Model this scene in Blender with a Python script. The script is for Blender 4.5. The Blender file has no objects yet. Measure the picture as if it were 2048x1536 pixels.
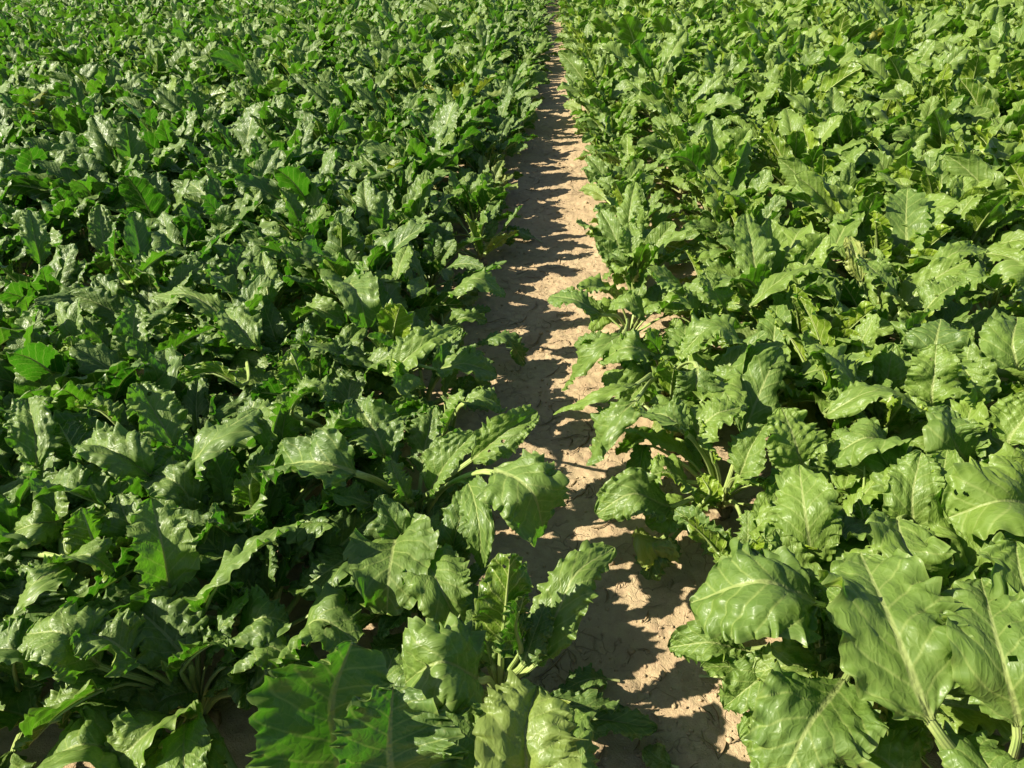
import bpy, math, random
import numpy as np

# ------------------------------------------------------------------ basics
bpy.context.scene.world = bpy.data.worlds.new("World")
SC = bpy.context.scene
COL = SC.collection
rng = np.random.default_rng(11)
R = math.radians

# ------------------------------------------------------------------ camera (a phone held at eye height, looking down the path)
CAM_H, F_PX = 1.55, 1479.0
PITCH, ROLL = R(31.7), R(-2.0)
_f = np.array([0, math.cos(PITCH), -math.sin(PITCH)])
_x0 = np.array([1.0, 0, 0]); _u0 = np.cross(_x0, _f)
CX = math.cos(ROLL) * _x0 + math.sin(ROLL) * _u0
CU = -math.sin(ROLL) * _x0 + math.cos(ROLL) * _u0
CF = _f
CP = np.array([0, 0, CAM_H])

cam_d = bpy.data.cameras.new("camera")
cam_d.sensor_width = 36.0
cam_d.lens = 26.0
cam_d.clip_start = 0.02
cam_d.clip_end = 2000
cam = bpy.data.objects.new("camera", cam_d)
COL.objects.link(cam)
from mathutils import Matrix
M = Matrix(((CX[0], CU[0], -CF[0], 0), (CX[1], CU[1], -CF[1], 0), (CX[2], CU[2], -CF[2], CAM_H), (0, 0, 0, 1)))
cam.matrix_world = M
SC.camera = cam


def at(px, py, h):
    """A point of the field h metres above the soil, from a spot in the photograph."""
    d = CF + (px - 1024) / F_PX * CX - (py - 768) / F_PX * CU
    t = (CAM_H - h) / -d[2]
    return CP + t * d


def project(P):
    v = np.asarray(P) - CP
    z = v @ CF
    zz = np.maximum(z, 1e-3)
    return 1024 + F_PX * (v @ CX) / zz, 768 - F_PX * (v @ CU) / zz, z


# ------------------------------------------------------------------ light
SUN_EL, SUN_AZ = R(37.5), R(-100)          # azimuth clockwise from +Y
sun_dir = np.array([math.sin(SUN_AZ) * math.cos(SUN_EL), math.cos(SUN_AZ) * math.cos(SUN_EL), math.sin(SUN_EL)])
sd = bpy.data.lights.new("sun", 'SUN')
sd.energy = 5.0
sd.angle = R(0.53)
sd.color = (1.0, 0.92, 0.77)
so = bpy.data.objects.new("sun", sd)
COL.objects.link(so)
from mathutils import Vector
so.rotation_euler = Vector(sun_dir).to_track_quat('Z', 'Y').to_euler()
so.location = tuple(sun_dir * 30)

W = SC.world
W.use_nodes = True
nt = W.node_tree
bg = nt.nodes["Background"]
sky = nt.nodes.new("ShaderNodeTexSky")
sky.sky_type = 'NISHITA'
sky.sun_disc = False
sky.sun_elevation = SUN_EL
sky.sun_rotation = SUN_AZ % (2 * math.pi)
nt.links.new(sky.outputs[0], bg.inputs[0])
bg.inputs[1].default_value = 0.05
vs = SC.view_settings
vs.view_transform = 'Standard'
vs.look = 'None'
vs.gamma = 1
vs.exposure = 1.32
SC.cycles.max_bounces = 8
SC.cycles.transmission_bounces = 6
SC.cycles.caustics_reflective = False
SC.cycles.caustics_refractive = False


# ------------------------------------------------------------------ node helpers
class NT:
    def __init__(s, name):
        s.m = bpy.data.materials.new(name)
        s.m.use_nodes = True
        s.t = s.m.node_tree
        s.t.nodes.clear()

    def n(s, kind, **kw):
        nd = s.t.nodes.new(kind)
        for k, v in kw.items():
            if k.startswith("i_"):
                key = k[2:]
                nd.inputs[int(key) if key.isdigit() else key].default_value = v
            else:
                setattr(nd, k, v)
        return nd

    def l(s, a, b):
        s.t.links.new(a, b)

    def val(s, x, sock):
        if isinstance(x, (int, float)):
            sock.default_value = x
        else:
            s.l(x, sock)

    def math(s, op, a, b=0.0, c=0.0, clamp=False):
        nd = s.n("ShaderNodeMath", operation=op)
        nd.use_clamp = clamp
        s.val(a, nd.inputs[0]); s.val(b, nd.inputs[1]); s.val(c, nd.inputs[2])
        return nd.outputs[0]

    def step(s, x, lo, hi, a=0.0, b=1.0):
        nd = s.n("ShaderNodeMapRange", interpolation_type='SMOOTHSTEP')
        s.val(x, nd.inputs[0]); s.val(lo, nd.inputs[1]); s.val(hi, nd.inputs[2])
        nd.inputs[3].default_value = a; nd.inputs[4].default_value = b
        return nd.outputs[0]

    def mix(s, fac, a, b):
        nd = s.n("ShaderNodeMix", data_type='RGBA')
        s.val(fac, nd.inputs[0])
        for x, sock in ((a, nd.inputs[6]), (b, nd.inputs[7])):
            if isinstance(x, tuple):
                sock.default_value = (*x, 1)
            else:
                s.l(x, sock)
        return nd.outputs[2]

    def noise(s, vec, scale, detail=2.0, rough=0.5):
        nd = s.n("ShaderNodeTexNoise")
        s.l(vec, nd.inputs["Vector"])
        nd.inputs["Scale"].default_value = scale
        nd.inputs["Detail"].default_value = detail
        nd.inputs["Roughness"].default_value = rough
        return nd.outputs[0]


NVEIN = 7.0


def leaf_material(name):
    s = NT(name)
    uv = s.n("ShaderNodeUVMap", uv_map="UVMap").outputs[0]
    sep = s.n("ShaderNodeSeparateXYZ"); s.l(uv, sep.inputs[0])
    u, y = sep.outputs[0], sep.outputs[1]
    ay = s.math('ABSOLUTE', y)
    tint = s.n("ShaderNodeAttribute", attribute_name="tint").outputs["Fac"]
    yel = s.n("ShaderNodeAttribute", attribute_name="yellow").outputs["Fac"]
    edge = s.n("ShaderNodeAttribute", attribute_name="rim").outputs["Fac"]
    oi = s.n("ShaderNodeObjectInfo").outputs["Random"]
    comb = s.n("ShaderNodeCombineXYZ")
    s.l(u, comb.inputs[0]); s.l(s.math('MULTIPLY', y, 0.45), comb.inputs[1]); s.l(s.math('MULTIPLY', s.math('ADD', oi, tint), 17.0), comb.inputs[2])
    co = comb.outputs[0]
    n1 = s.noise(co, 6.0, 3.0)
    # side veins
    q = s.math('SUBTRACT', u, s.math('MULTIPLY', s.math('POWER', ay, 0.9), 0.28))
    q = s.math('MULTIPLY', q, NVEIN)
    q = s.math('ADD', q, s.math('MULTIPLY', s.math('LESS_THAN', y, 0.0), 0.5))
    q = s.math('ADD', q, s.math('MULTIPLY', s.math('SUBTRACT', n1, 0.5), 0.16))
    d = s.math('SUBTRACT', 0.5, s.math('ABSOLUTE', s.math('SUBTRACT', s.math('FRACT', q), 0.5)))
    wv = s.math('MULTIPLY_ADD', ay, -0.06, 0.125)
    vein = s.step(d, 0.0, wv, 1.0, 0.0)
    vsoft = s.step(d, 0.0, 0.3, 1.0, 0.0)
    # midrib, thick at the base
    mw = s.math('MULTIPLY_ADD', u, -0.075, 0.095)
    mid = s.step(ay, s.math('MULTIPLY', mw, 0.45), mw, 1.0, 0.0)
    # fine net
    vo = s.n("ShaderNodeTexVoronoi", feature='DISTANCE_TO_EDGE')
    dist = s.n("ShaderNodeVectorMath", operation='ADD')
    nv3 = s.n("ShaderNodeTexNoise"); s.l(co, nv3.inputs["Vector"]); nv3.inputs["Scale"].default_value = 9.0
    sc3 = s.n("ShaderNodeVectorMath", operation='SCALE'); s.l(nv3.outputs["Color"], sc3.inputs[0]); sc3.inputs["Scale"].default_value = 0.06
    s.l(co, dist.inputs[0]); s.l(sc3.outputs[0], dist.inputs[1])
    s.l(dist.outputs[0], vo.inputs["Vector"]); vo.inputs["Scale"].default_value = 19.0
    net = s.step(vo.outputs["Distance"], 0.0, 0.055, 1.0, 0.0)
    netb = s.step(vo.outputs["Distance"], 0.0, 0.30, 0.0, 1.0)
    # colours
    tv = s.math('ADD', s.math('MULTIPLY', tint, 0.75), s.math('MULTIPLY', s.math('SUBTRACT', oi, 0.5), 0.25))
    tv = s.math('ADD', tv, s.math('MULTIPLY', s.math('SUBTRACT', n1, 0.5), 0.5), clamp=True)
    base = s.mix(tv, (0.032, 0.090, 0.006), (0.265, 0.375, 0.022))
    fine = s.noise(co, 60.0, 2.0)
    yp = s.math('MULTIPLY', yel, s.step(s.math('ADD', n1, s.math('MULTIPLY', ay, 0.25)), 0.30, 0.62), clamp=True)
    base = s.mix(yp, base, (0.55, 0.52, 0.14))
    vcol = s.mix(yp, (0.38, 0.45, 0.12), (0.60, 0.55, 0.22))
    vm = s.math('MAXIMUM', s.math('MULTIPLY', vein, 0.75), s.math('MULTIPLY', net, 0.22))
    vm = s.math('MAXIMUM', vm, s.math('MULTIPLY', edge, 0.45))
    top = s.mix(vm, base, vcol)
    top = s.mix(mid, top, (0.50, 0.56, 0.19))
    dust = s.step(s.noise(co, 11.0, 5.0, 0.7), 0.50, 0.75, 0.0, 0.12)
    top = s.mix(dust, top, (0.30, 0.31, 0.15))
    spots = s.step(s.noise(co, 33.0, 1.0), 0.72, 0.76)
    top = s.mix(s.math('MULTIPLY', spots, 0.5), top, (0.22, 0.20, 0.07))
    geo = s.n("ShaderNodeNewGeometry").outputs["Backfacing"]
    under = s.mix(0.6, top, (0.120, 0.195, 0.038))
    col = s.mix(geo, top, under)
    # relief
    h = s.math('MULTIPLY', netb, 0.32)
    h = s.math('ADD', h, s.math('MULTIPLY', vsoft, -0.9))
    h = s.math('ADD', h, s.math('MULTIPLY', n1, 0.5))
    h = s.math('ADD', h, s.math('MULTIPLY', fine, 0.18))
    bump = s.n("ShaderNodeBump")
    bump.inputs["Strength"].default_value = 0.55
    bump.inputs["Distance"].default_value = 0.0036
    s.l(h, bump.inputs["Height"])
    ro = s.math('ADD', s.math('MULTIPLY', s.step(s.noise(co, 14.0, 3.0), 0.35, 0.7), 0.28), 0.30)
    ro = s.math('ADD', ro, s.math('MULTIPLY', geo, 0.2))
    p = s.n("ShaderNodeBsdfPrincipled")
    s.l(col, p.inputs["Base Color"]); s.l(ro, p.inputs["Roughness"]); s.l(bump.outputs[0], p.inputs["Normal"])
    p.inputs["Specular IOR Level"].default_value = 0.45
    p.inputs["Coat Weight"].default_value = 0.20; p.inputs["Coat Roughness"].default_value = 0.29; p.inputs["Coat IOR"].default_value = 1.5
    s.l(bump.outputs[0], p.inputs["Coat Normal"])
    tr = s.n("ShaderNodeBsdfTranslucent")
    tcol = s.mix(tv, (0.050, 0.215, 0.006), (0.165, 0.400, 0.014))
    tcol = s.mix(yp, tcol, (0.62, 0.50, 0.05))
    tcol = s.mix(s.math('MULTIPLY', vm, 0.6), tcol, (0.22, 0.36, 0.05))
    tcol = s.mix(mid, tcol, (0.10, 0.16, 0.02))
    s.l(tcol, tr.inputs[0]); s.l(bump.outputs[0], tr.inputs["Normal"])
    mx = s.n("ShaderNodeMixShader"); mx.inputs[0].default_value = 0.33
    s.l(p.outputs[0], mx.inputs[1]); s.l(tr.outputs[0], mx.inputs[2])
    out = s.n("ShaderNodeOutputMaterial"); s.l(mx.outputs[0], out.inputs[0])
    return s.m


def stalk_material(name):
    s = NT(name)
    tc = s.n("ShaderNodeTexCoord").outputs["Object"]
    uv = s.n("ShaderNodeUVMap", uv_map="UVMap").outputs[0]
    n = s.noise(tc, 25.0, 3.0)
    sep = s.n("ShaderNodeSeparateXYZ"); s.l(uv, sep.inputs[0])
    base = s.mix(n, (0.16, 0.27, 0.05), (0.38, 0.42, 0.15))
    col = s.mix(s.step(sep.outputs[0], 0.0, 0.16, 0.6, 0.0), base, (0.46, 0.42, 0.20))
    wav = s.n("ShaderNodeTexWave", bands_direction='Y')
    s.l(uv, wav.inputs["Vector"]); wav.inputs["Scale"].default_value = 3.0
    bump = s.n("ShaderNodeBump"); bump.inputs["Strength"].default_value = 0.4; bump.inputs["Distance"].default_value = 0.002
    s.l(wav.outputs["Fac"], bump.inputs["Height"])
    p = s.n("ShaderNodeBsdfPrincipled")
    s.l(col, p.inputs["Base Color"]); p.inputs["Roughness"].default_value = 0.38
    s.l(bump.outputs[0], p.inputs["Normal"])
    p.inputs["Subsurface Weight"].default_value = 0.0
    out = s.n("ShaderNodeOutputMaterial"); s.l(p.outputs[0], out.inputs[0])
    return s.m


def soil_material(name, crumbs=False):
    s = NT(name)
    pos = s.n("ShaderNodeNewGeometry").outputs["Position"]
    big = s.noise(pos, 3.0, 4.0, 0.6)
    med = s.noise(pos, 28.0, 5.0, 0.65)
    fin = s.noise(pos, 240.0, 4.0, 0.7)
    c = s.mix(s.step(big, 0.3, 0.7), (0.355, 0.268, 0.148), (0.445, 0.345, 0.198))
    c = s.mix(s.step(med, 0.35, 0.65, 0.0, 0.55), c, (0.30, 0.205, 0.125))
    c = s.mix(s.step(fin, 0.55, 0.75, 0.0, 0.55), c, (0.54, 0.43, 0.30))
    c = s.mix(s.step(fin, 0.25, 0.42, 0.5, 0.0), c, (0.20, 0.130, 0.080))
    vo = s.n("ShaderNodeTexVoronoi", feature='DISTANCE_TO_EDGE')
    wn = s.n("ShaderNodeTexNoise"); s.l(pos, wn.inputs["Vector"]); wn.inputs["Scale"].default_value = 14.0
    sc = s.n("ShaderNodeVectorMath", operation='SCALE'); s.l(wn.outputs["Color"], sc.inputs[0]); sc.inputs["Scale"].default_value = 0.09
    ad = s.n("ShaderNodeVectorMath", operation='ADD'); s.l(pos, ad.inputs[0]); s.l(sc.outputs[0], ad.inputs[1])
    s.l(ad.outputs[0], vo.inputs["Vector"]); vo.inputs["Scale"].default_value = 17.0
    crack = s.step(vo.outputs["Distance"], 0.0, 0.035, 1.0, 0.0)
    crack = s.math('MULTIPLY', crack, s.step(s.noise(pos, 7.0, 2.0), 0.48, 0.62))
    if not crumbs:
        c = s.mix(s.math('MULTIPLY', crack, 0.30), c, (0.15, 0.095, 0.060))
    h = s.math('ADD', s.math('MULTIPLY', med, 1.0), s.math('MULTIPLY', fin, 0.42))
    h = s.math('ADD', h, s.math('MULTIPLY', crack, -0.7))
    b = s.n("ShaderNodeBump"); b.inputs["Strength"].default_value = 0.75; b.inputs["Distance"].default_value = 0.012
    s.l(h, b.inputs["Height"])
    p = s.n("ShaderNodeBsdfPrincipled")
    s.l(c, p.inputs["Base Color"]); p.inputs["Roughness"].default_value = 0.93
    p.inputs["Specular IOR Level"].default_value = 0.2
    s.l(b.outputs[0], p.inputs["Normal"])
    out = s.n("ShaderNodeOutputMaterial"); s.l(p.outputs[0], out.inputs[0])
    return s.m


def litter_material(name):
    s = NT(name)
    pos = s.n("ShaderNodeNewGeometry").outputs["Position"]
    n = s.noise(pos, 35.0, 4.0)
    c = s.mix(n, (0.10, 0.060, 0.030), (0.36, 0.27, 0.14))
    p = s.n("ShaderNodeBsdfPrincipled"); s.l(c, p.inputs["Base Color"]); p.inputs["Roughness"].default_value = 0.85
    out = s.n("ShaderNodeOutputMaterial"); s.l(p.outputs[0], out.inputs[0])
    return s.m


M_LEAF = leaf_material("beet_leaf")
M_STALK = stalk_material("beet_stalk")
M_SOIL = soil_material("dry_soil")
M_CRUMB = soil_material("soil_crumb", True)
def root_material(name):
    s = NT(name)
    tc = s.n("ShaderNodeTexCoord").outputs["Object"]
    n = s.noise(tc, 60.0, 4.0)
    c = s.mix(s.step(n, .3, .7), (0.10, 0.065, 0.035), (0.26, 0.21, 0.11))
    b = s.n("ShaderNodeBump"); b.inputs["Distance"].default_value = 0.006; s.l(n, b.inputs["Height"])
    p = s.n("ShaderNodeBsdfPrincipled"); s.l(c, p.inputs["Base Color"]); p.inputs["Roughness"].default_value = 0.85
    s.l(b.outputs[0], p.inputs["Normal"])
    out = s.n("ShaderNodeOutputMaterial"); s.l(p.outputs[0], out.inputs[0])
    return s.m


M_ROOT = root_material("beet_root")
M_LITTER = litter_material("dead_leaf")


# ------------------------------------------------------------------ mesh helpers
def grid_faces(nu, nv, off=0):
    i = np.arange(nu - 1)[:, None] * nv + np.arange(nv - 1)[None, :]
    i = i.ravel() + off
    return np.stack([i, i + 1, i + nv + 1, i + nv], 1)


def build_mesh(name, V, Fq, mats, UV=None, attrs=None, midx=None, smooth=True):
    me = bpy.data.meshes.new(name)
    nV, nF = len(V), len(Fq)
    k = Fq.shape[1]
    me.vertices.add(nV)
    me.vertices.foreach_set("co", np.ascontiguousarray(V, dtype=np.float32).ravel())
    me.loops.add(nF * k)
    me.loops.foreach_set("vertex_index", Fq.astype(np.int32).ravel())
    me.polygons.add(nF)
    me.polygons.foreach_set("loop_start", (np.arange(nF) * k).astype(np.int32))
    if smooth:
        me.polygons.foreach_set("use_smooth", np.ones(nF, dtype=bool))
    if midx is not None:
        me.polygons.foreach_set("material_index", midx.astype(np.int32))
    for m in mats:
        me.materials.append(m)
    if UV is not None:
        ul = me.uv_layers.new(name="UVMap")
        ul.data.foreach_set("uv", UV[Fq.ravel()].astype(np.float32).ravel())
    for an, av in (attrs or {}).items():
        a = me.attributes.new(an, 'FLOAT', 'POINT')
        a.data.foreach_set("value", av.astype(np.float32))
    me.update(calc_edges=True)
    me.validate()
    return me


def link(name, me, parent=None, loc=(0, 0, 0)):
    o = bpy.data.objects.new(name, me)
    COL.objects.link(o)
    o.location = loc
    if parent is not None:
        o.parent = parent
    return o


def tag(o, label=None, cat=None, group=None, kind=None):
    for k, v in (("label", label), ("category", cat), ("group", group), ("kind", kind)):
        if v:
            o[k] = v
    return o


# smooth random 1D / 2D functions
class Wob:
    def __init__(s, r, f, n=5, spread=0.6):
        s.f = f * (1 + spread * (r.random(n) - 0.5) * 2)
        s.p = r.random(n) * 6.283
        s.a = 0.5 + r.random(n)
        s.a /= np.sqrt((s.a ** 2).sum() / 2)

    def __call__(s, x):
        x = np.asarray(x)[..., None]
        return (np.sin(6.283 * s.f * x + s.p) * s.a).sum(-1)


class Wob2:
    def __init__(s, r, fu, fv, n=7):
        th = r.random(n) * 6.283
        m = 0.5 + r.random(n)
        s.fu, s.fv = fu * m * np.cos(th), fv * m * np.sin(th)
        s.p = r.random(n) * 6.283
        s.a = 0.5 + r.random(n)
        s.a /= np.sqrt((s.a ** 2).sum() / 2)

    def __call__(s, U, V):
        return (np.sin(6.283 * (U[..., None] * s.fu + V[..., None] * s.fv) + s.p) * s.a).sum(-1)


def catmull(P, n=120):
    P = np.asarray(P, float)
    P = np.vstack([2 * P[0] - P[1], P, 2 * P[-1] - P[-2]])
    out, tag_ = [], []
    for k in range(1, len(P) - 2):
        p0, p1, p2, p3 = P[k - 1:k + 3]
        d01, d12, d23 = (max(np.linalg.norm(b - a), 1e-4) ** 0.5 for a, b in ((p0, p1), (p1, p2), (p2, p3)))
        m1 = (p2 - p1) - (p2 - p0) * 0 + 0
        m1 = d12 * ((p1 - p0) / d01 - (p2 - p0) / (d01 + d12) + (p2 - p1) / d12)
        m2 = d12 * ((p2 - p1) / d12 - (p3 - p1) / (d12 + d23) + (p3 - p2) / d23)
        t = np.linspace(0, 1, 30, endpoint=(k == len(P) - 3))[:, None]
        q = (2 * t**3 - 3 * t**2 + 1) * p1 + (t**3 - 2 * t**2 + t) * m1 + (-2 * t**3 + 3 * t**2) * p2 + (t**3 - t**2) * m2
        out.append(q); tag_ += [k - 1 + x for x in t[:, 0]]
    return np.vstack(out), np.array(tag_)


def shape_fn(u, blunt):
    """Half width of the blade along the midrib, 0..1: narrow wing, broad shoulder, rounded tip."""
    rise = 0.10 + 0.90 * np.sin(np.clip((u - 0.02) / 0.30, 0, 1) * 1.5708) ** 0.9
    rise = np.where(u < 0.02, 0.10, rise)
    fall = np.sqrt(np.clip(1 - (np.clip((u - 0.30) / 0.70, 0, 1)) ** (1.9 + blunt), 0, 1))
    return rise * fall


def make_leaf(ctrl, ibase, hw, r, nu=40, nv=21, roll=0.0, twist=None, a0=None, a1=None, ruf=1.0, prad=0.0055,
              npet=12, tint=None, yellow=0.0, quilt=1.0, hdir=None):
    """One beet leaf along the control points (crown ... tip); the blade starts at control point ibase."""
    C, tg = catmull(ctrl)
    seg = np.linalg.norm(np.diff(C, axis=0), axis=1)
    s = np.concatenate([[0], np.cumsum(seg)])
    sb = s[np.argmin(np.abs(tg - ibase))]
    Lb = s[-1] - sb

    def sample(x):
        return np.stack([np.interp(x, s, C[:, k]) for k in range(3)], 1)

    u = np.linspace(0, 1, nu)
    u = 0.5 * u + 0.5 * (1 - (1 - u) ** 1.4)                        # finer towards the tip
    P = sample(sb + u * Lb)
    eps = 0.02 * Lb
    T = sample(np.clip(sb + u * Lb + eps, 0, s[-1])) - sample(sb + u * Lb - eps)
    T /= np.linalg.norm(T, axis=1)[:, None] + 1e-9
    if hdir is None:
        hd = ctrl[-1] - ctrl[0]
        hd = np.array([hd[0], hd[1], 0.0])
    else:
        hd = np.array([hdir[0], hdir[1], 0.0])
    hd /= np.linalg.norm(hd) + 1e-9
    S0 = np.cross([0, 0, 1.0], hd)
    S = S0[None] - (T @ S0)[:, None] * T
    S /= np.linalg.norm(S, axis=1)[:, None] + 1e-9
    N = np.cross(T, S)
    if twist is None:
        twist = r.normal(0, 0.25)
    ang = roll + twist * (u - 0.3) + 0.10 * Wob(r, 1.2, 3)(u)
    ca, sa = np.cos(ang)[:, None], np.sin(ang)[:, None]
    S, N = S * ca + N * sa, N * ca - S * sa

    v = np.linspace(-1, 1, nv)
    v = np.sign(v) * (0.75 * np.abs(v) + 0.25 * np.abs(v) ** 0.5 * 0 + 0.25 * (1 - (1 - np.abs(v)) ** 1.6))
    U, V = np.meshgrid(u, v, indexing='ij')
    AV = np.abs(V)
    shp = shape_fn(u, r.uniform(0.0, 0.9))
    Wd = np.empty_like(U)
    lob = []
    for side in (-1, 1):
        f = shp * (1 + 0.030 * Wob(r, 2.5)(u) + 0.012 * Wob(r, min(9.0, nu / 5))(u) + 0.010 * Wob(r, min(20, nu / 4.5))(u))
        lob.append(f)
    Wd = np.where(V < 0, lob[0][:, None], lob[1][:, None]) * hw
    # cross section angle, from midrib to margin, different on both sides
    if a0 is None:
        a0 = r.uniform(0.08, 0.65)
    A = np.zeros_like(U)
    for side in (-1, 1):
        e = r.normal(-0.25, 0.65) if a1 is None else a1 + r.normal(0, 0.2)
        su = e + 0.35 * Wob(r, 1.6, 4)(u)
        st = a0 + 0.12 * Wob(r, 1.5, 3)(u)
        a = st[:, None] + (su - st)[:, None] * AV ** 1.4
        A = np.where((V < 0) if side < 0 else (V >= 0), a, A)
    dv = np.diff(v)
    am = 0.5 * (A[:, 1:] + A[:, :-1])
    mc = nv // 2
    cy = np.zeros_like(U); cz = np.zeros_like(U)
    stepy = np.cos(am) * dv
    stepz = np.sin(am) * np.abs(dv)
    cy[:, mc + 1:] = np.cumsum(stepy[:, mc:], 1)
    cz[:, mc + 1:] = np.cumsum(stepz[:, mc:], 1)
    cy[:, :mc] = -np.cumsum(stepy[:, :mc][:, ::-1], 1)[:, ::-1]
    cz[:, :mc] = np.cumsum(stepz[:, :mc][:, ::-1], 1)[:, ::-1]
    Y = cy * Wd; Z = cz * Wd
    # relief: ruffled margin, crimped rim, quilted lamina between the veins
    scale = (hw / 0.08) ** 0.6
    lat = shp[:, None] * AV
    q = NVEIN * (U - 0.28 * lat ** 0.9) + np.where(V < 0, 0.5, 0.0)
    bul = np.abs(np.sin(np.pi * q)) ** 0.6
    disp = quilt * 0.0100 * scale * bul * AV ** 0.6 * (1 - 0.35 * AV ** 3) * np.clip(shp, 0, 1)[:, None]
    disp += quilt * 0.0022 * scale * Wob2(r, 5, 2.6)(U, V) * AV ** 0.5
    for side in (-1, 1):
        msk = (V < 0) if side < 0 else (V >= 0)
        wv = 0.0064 * ruf * scale * Wob(r, 3.2, 6)(u)[:, None] * AV ** 2.2
        wv = wv + 0.0054 * ruf * scale * Wob(r, min(9.5, nu / 5), 6, .35)(u)[:, None] * AV ** 4
        wv = wv + 0.0038 * ruf * scale * Wob(r, min(20.0, nu / 4.5), 6, 0.3)(u)[:, None] * AV ** 6
        disp = disp + np.where(msk, wv, 0) * np.clip(shp * 1.6, 0, 1)[:, None]
    Y = Y - np.sin(A) * disp * np.sign(V)
    Z = Z + np.cos(A) * disp
    along = 0.003 * ruf * scale * np.where(V < 0, Wob(r, min(9, nu / 5))(u)[:, None], Wob(r, min(9, nu / 5))(u)[:, None]) * AV ** 3
    pts = P[:, None, :] + S[:, None, :] * Y[..., None] + N[:, None, :] * Z[..., None] + T[:, None, :] * along[..., None]
    vb = pts.reshape(-1, 3)
    keep = np.ones((nu - 1) * (nv - 1), bool)
    if nu >= 50 and r.random() < .30:
        fc = .25 * (pts[:-1, :-1] + pts[1:, :-1] + pts[:-1, 1:] + pts[1:, 1:]).reshape(-1, 3)
        for _ in range(int(r.integers(1, 6))):
            c_ = fc[int(r.integers(0, len(fc)))]
            rad_ = r.uniform(.0022, .0065)
            keep &= ((fc - c_) ** 2).sum(1) > rad_ ** 2 * (1 + .5 * r.random(len(fc)))
    uvb = np.stack([U.ravel(), (V * shp[:, None]).ravel()], 1)
    fb = grid_faces(nu, nv)[keep]
    rim = np.clip((AV - 0.93) / 0.07, 0, 1).ravel()
    # stalk: fleshy channelled petiole running out into the midrib under the blade
    npt = npet + max(6, npet // 2)
    x = np.concatenate([np.linspace(0, sb, npet, endpoint=False), sb + np.linspace(0, 0.9, npt - npet) * Lb])
    pc = sample(x)
    tt = sample(np.clip(x + 0.01, 0, s[-1])) - sample(np.clip(x - 0.01, 0, s[-1]))
    tt /= np.linalg.norm(tt, axis=1)[:, None] + 1e-9
    ss = S0[None] - (tt @ S0)[:, None] * tt
    ss /= np.linalg.norm(ss, axis=1)[:, None] + 1e-9
    nn = np.cross(tt, ss)
    angp = np.interp(x, sb + u * Lb, ang)
    cp, sp = np.cos(angp)[:, None], np.sin(angp)[:, None]
    ss, nn = ss * cp + nn * sp, nn * cp - ss * sp
    k = 7 if npet > 6 else 4
    th = np.arange(k) / k * 6.2832
    bl = np.clip((x - sb) / max(Lb, 1e-4), 0, 1)
    rad = prad * np.where(x < sb, 1.35 - 0.45 * x / max(sb, 1e-4), 0.9 * (1 - bl) ** 1.1 + 0.06)
    sink = np.where(x < sb, 0.0, 0.55) * rad
    cx_ = np.cos(th)[None] * rad[:, None] * 1.15
    cz_ = np.sin(th)[None] * rad[:, None]
    cz_ = np.where(cz_ > 0, cz_ * 0.35, cz_)                        # flattened, channelled above
    pv = pc[:, None, :] + ss[:, None, :] * cx_[..., None] + nn[:, None, :] * (cz_ - sink[:, None])[..., None]
    uvp = np.stack(np.broadcast_arrays((x / s[-1])[:, None], (th / 6.2832)[None]), -1).reshape(-1, 2)
    i = np.arange(npt - 1)[:, None] * k + np.arange(k)[None]
    j = np.arange(npt - 1)[:, None] * k + (np.arange(k)[None] + 1) % k
    fp = np.stack([i, j, j + k, i + k], -1).reshape(-1, 4)
    pv = pv.reshape(-1, 3)
    t_ = r.random() if tint is None else tint
    nb = len(vb)
    return dict(V=vb, F=fb, UV=uvb, rim=rim, tint=np.full(nb, t_), yellow=np.full(nb, yellow),
                PV=pv, PF=fp, PUV=uvp, mid=P, side=S, hw=hw)


def blade_mesh(name, L, off=np.zeros(3)):
    return build_mesh(name, L["V"] - off, L["F"], [M_LEAF], L["UV"], dict(tint=L["tint"], yellow=L["yellow"], rim=L["rim"]))


def stalk_mesh(name, L, off=np.zeros(3)):
    return build_mesh(name, L["PV"] - off, L["PF"], [M_STALK], L["PUV"])


def joined_mesh(name, leaves):
    """Blades and stalks of many leaves in one mesh."""
    V, Fq, UV, ti, ye, ri, mi = [], [], [], [], [], [], []
    o = 0
    for L in leaves:
        V.append(L["V"]); Fq.append(L["F"] + o); UV.append(L["UV"]); mi.append(np.zeros(len(L["F"])))
        ti.append(L["tint"]); ye.append(L["yellow"]); ri.append(L["rim"])
        o += len(L["V"])
        z = np.zeros(len(L["PV"]))
        V.append(L["PV"]); Fq.append(L["PF"] + o); UV.append(L["PUV"]); mi.append(np.ones(len(L["PF"])))
        ti.append(z); ye.append(z); ri.append(z)
        o += len(L["PV"])
    c = np.concatenate
    return build_mesh(name, c(V), c(Fq), [M_LEAF, M_STALK], c(UV), dict(tint=c(ti), yellow=c(ye), rim=c(ri)), c(mi))


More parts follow.
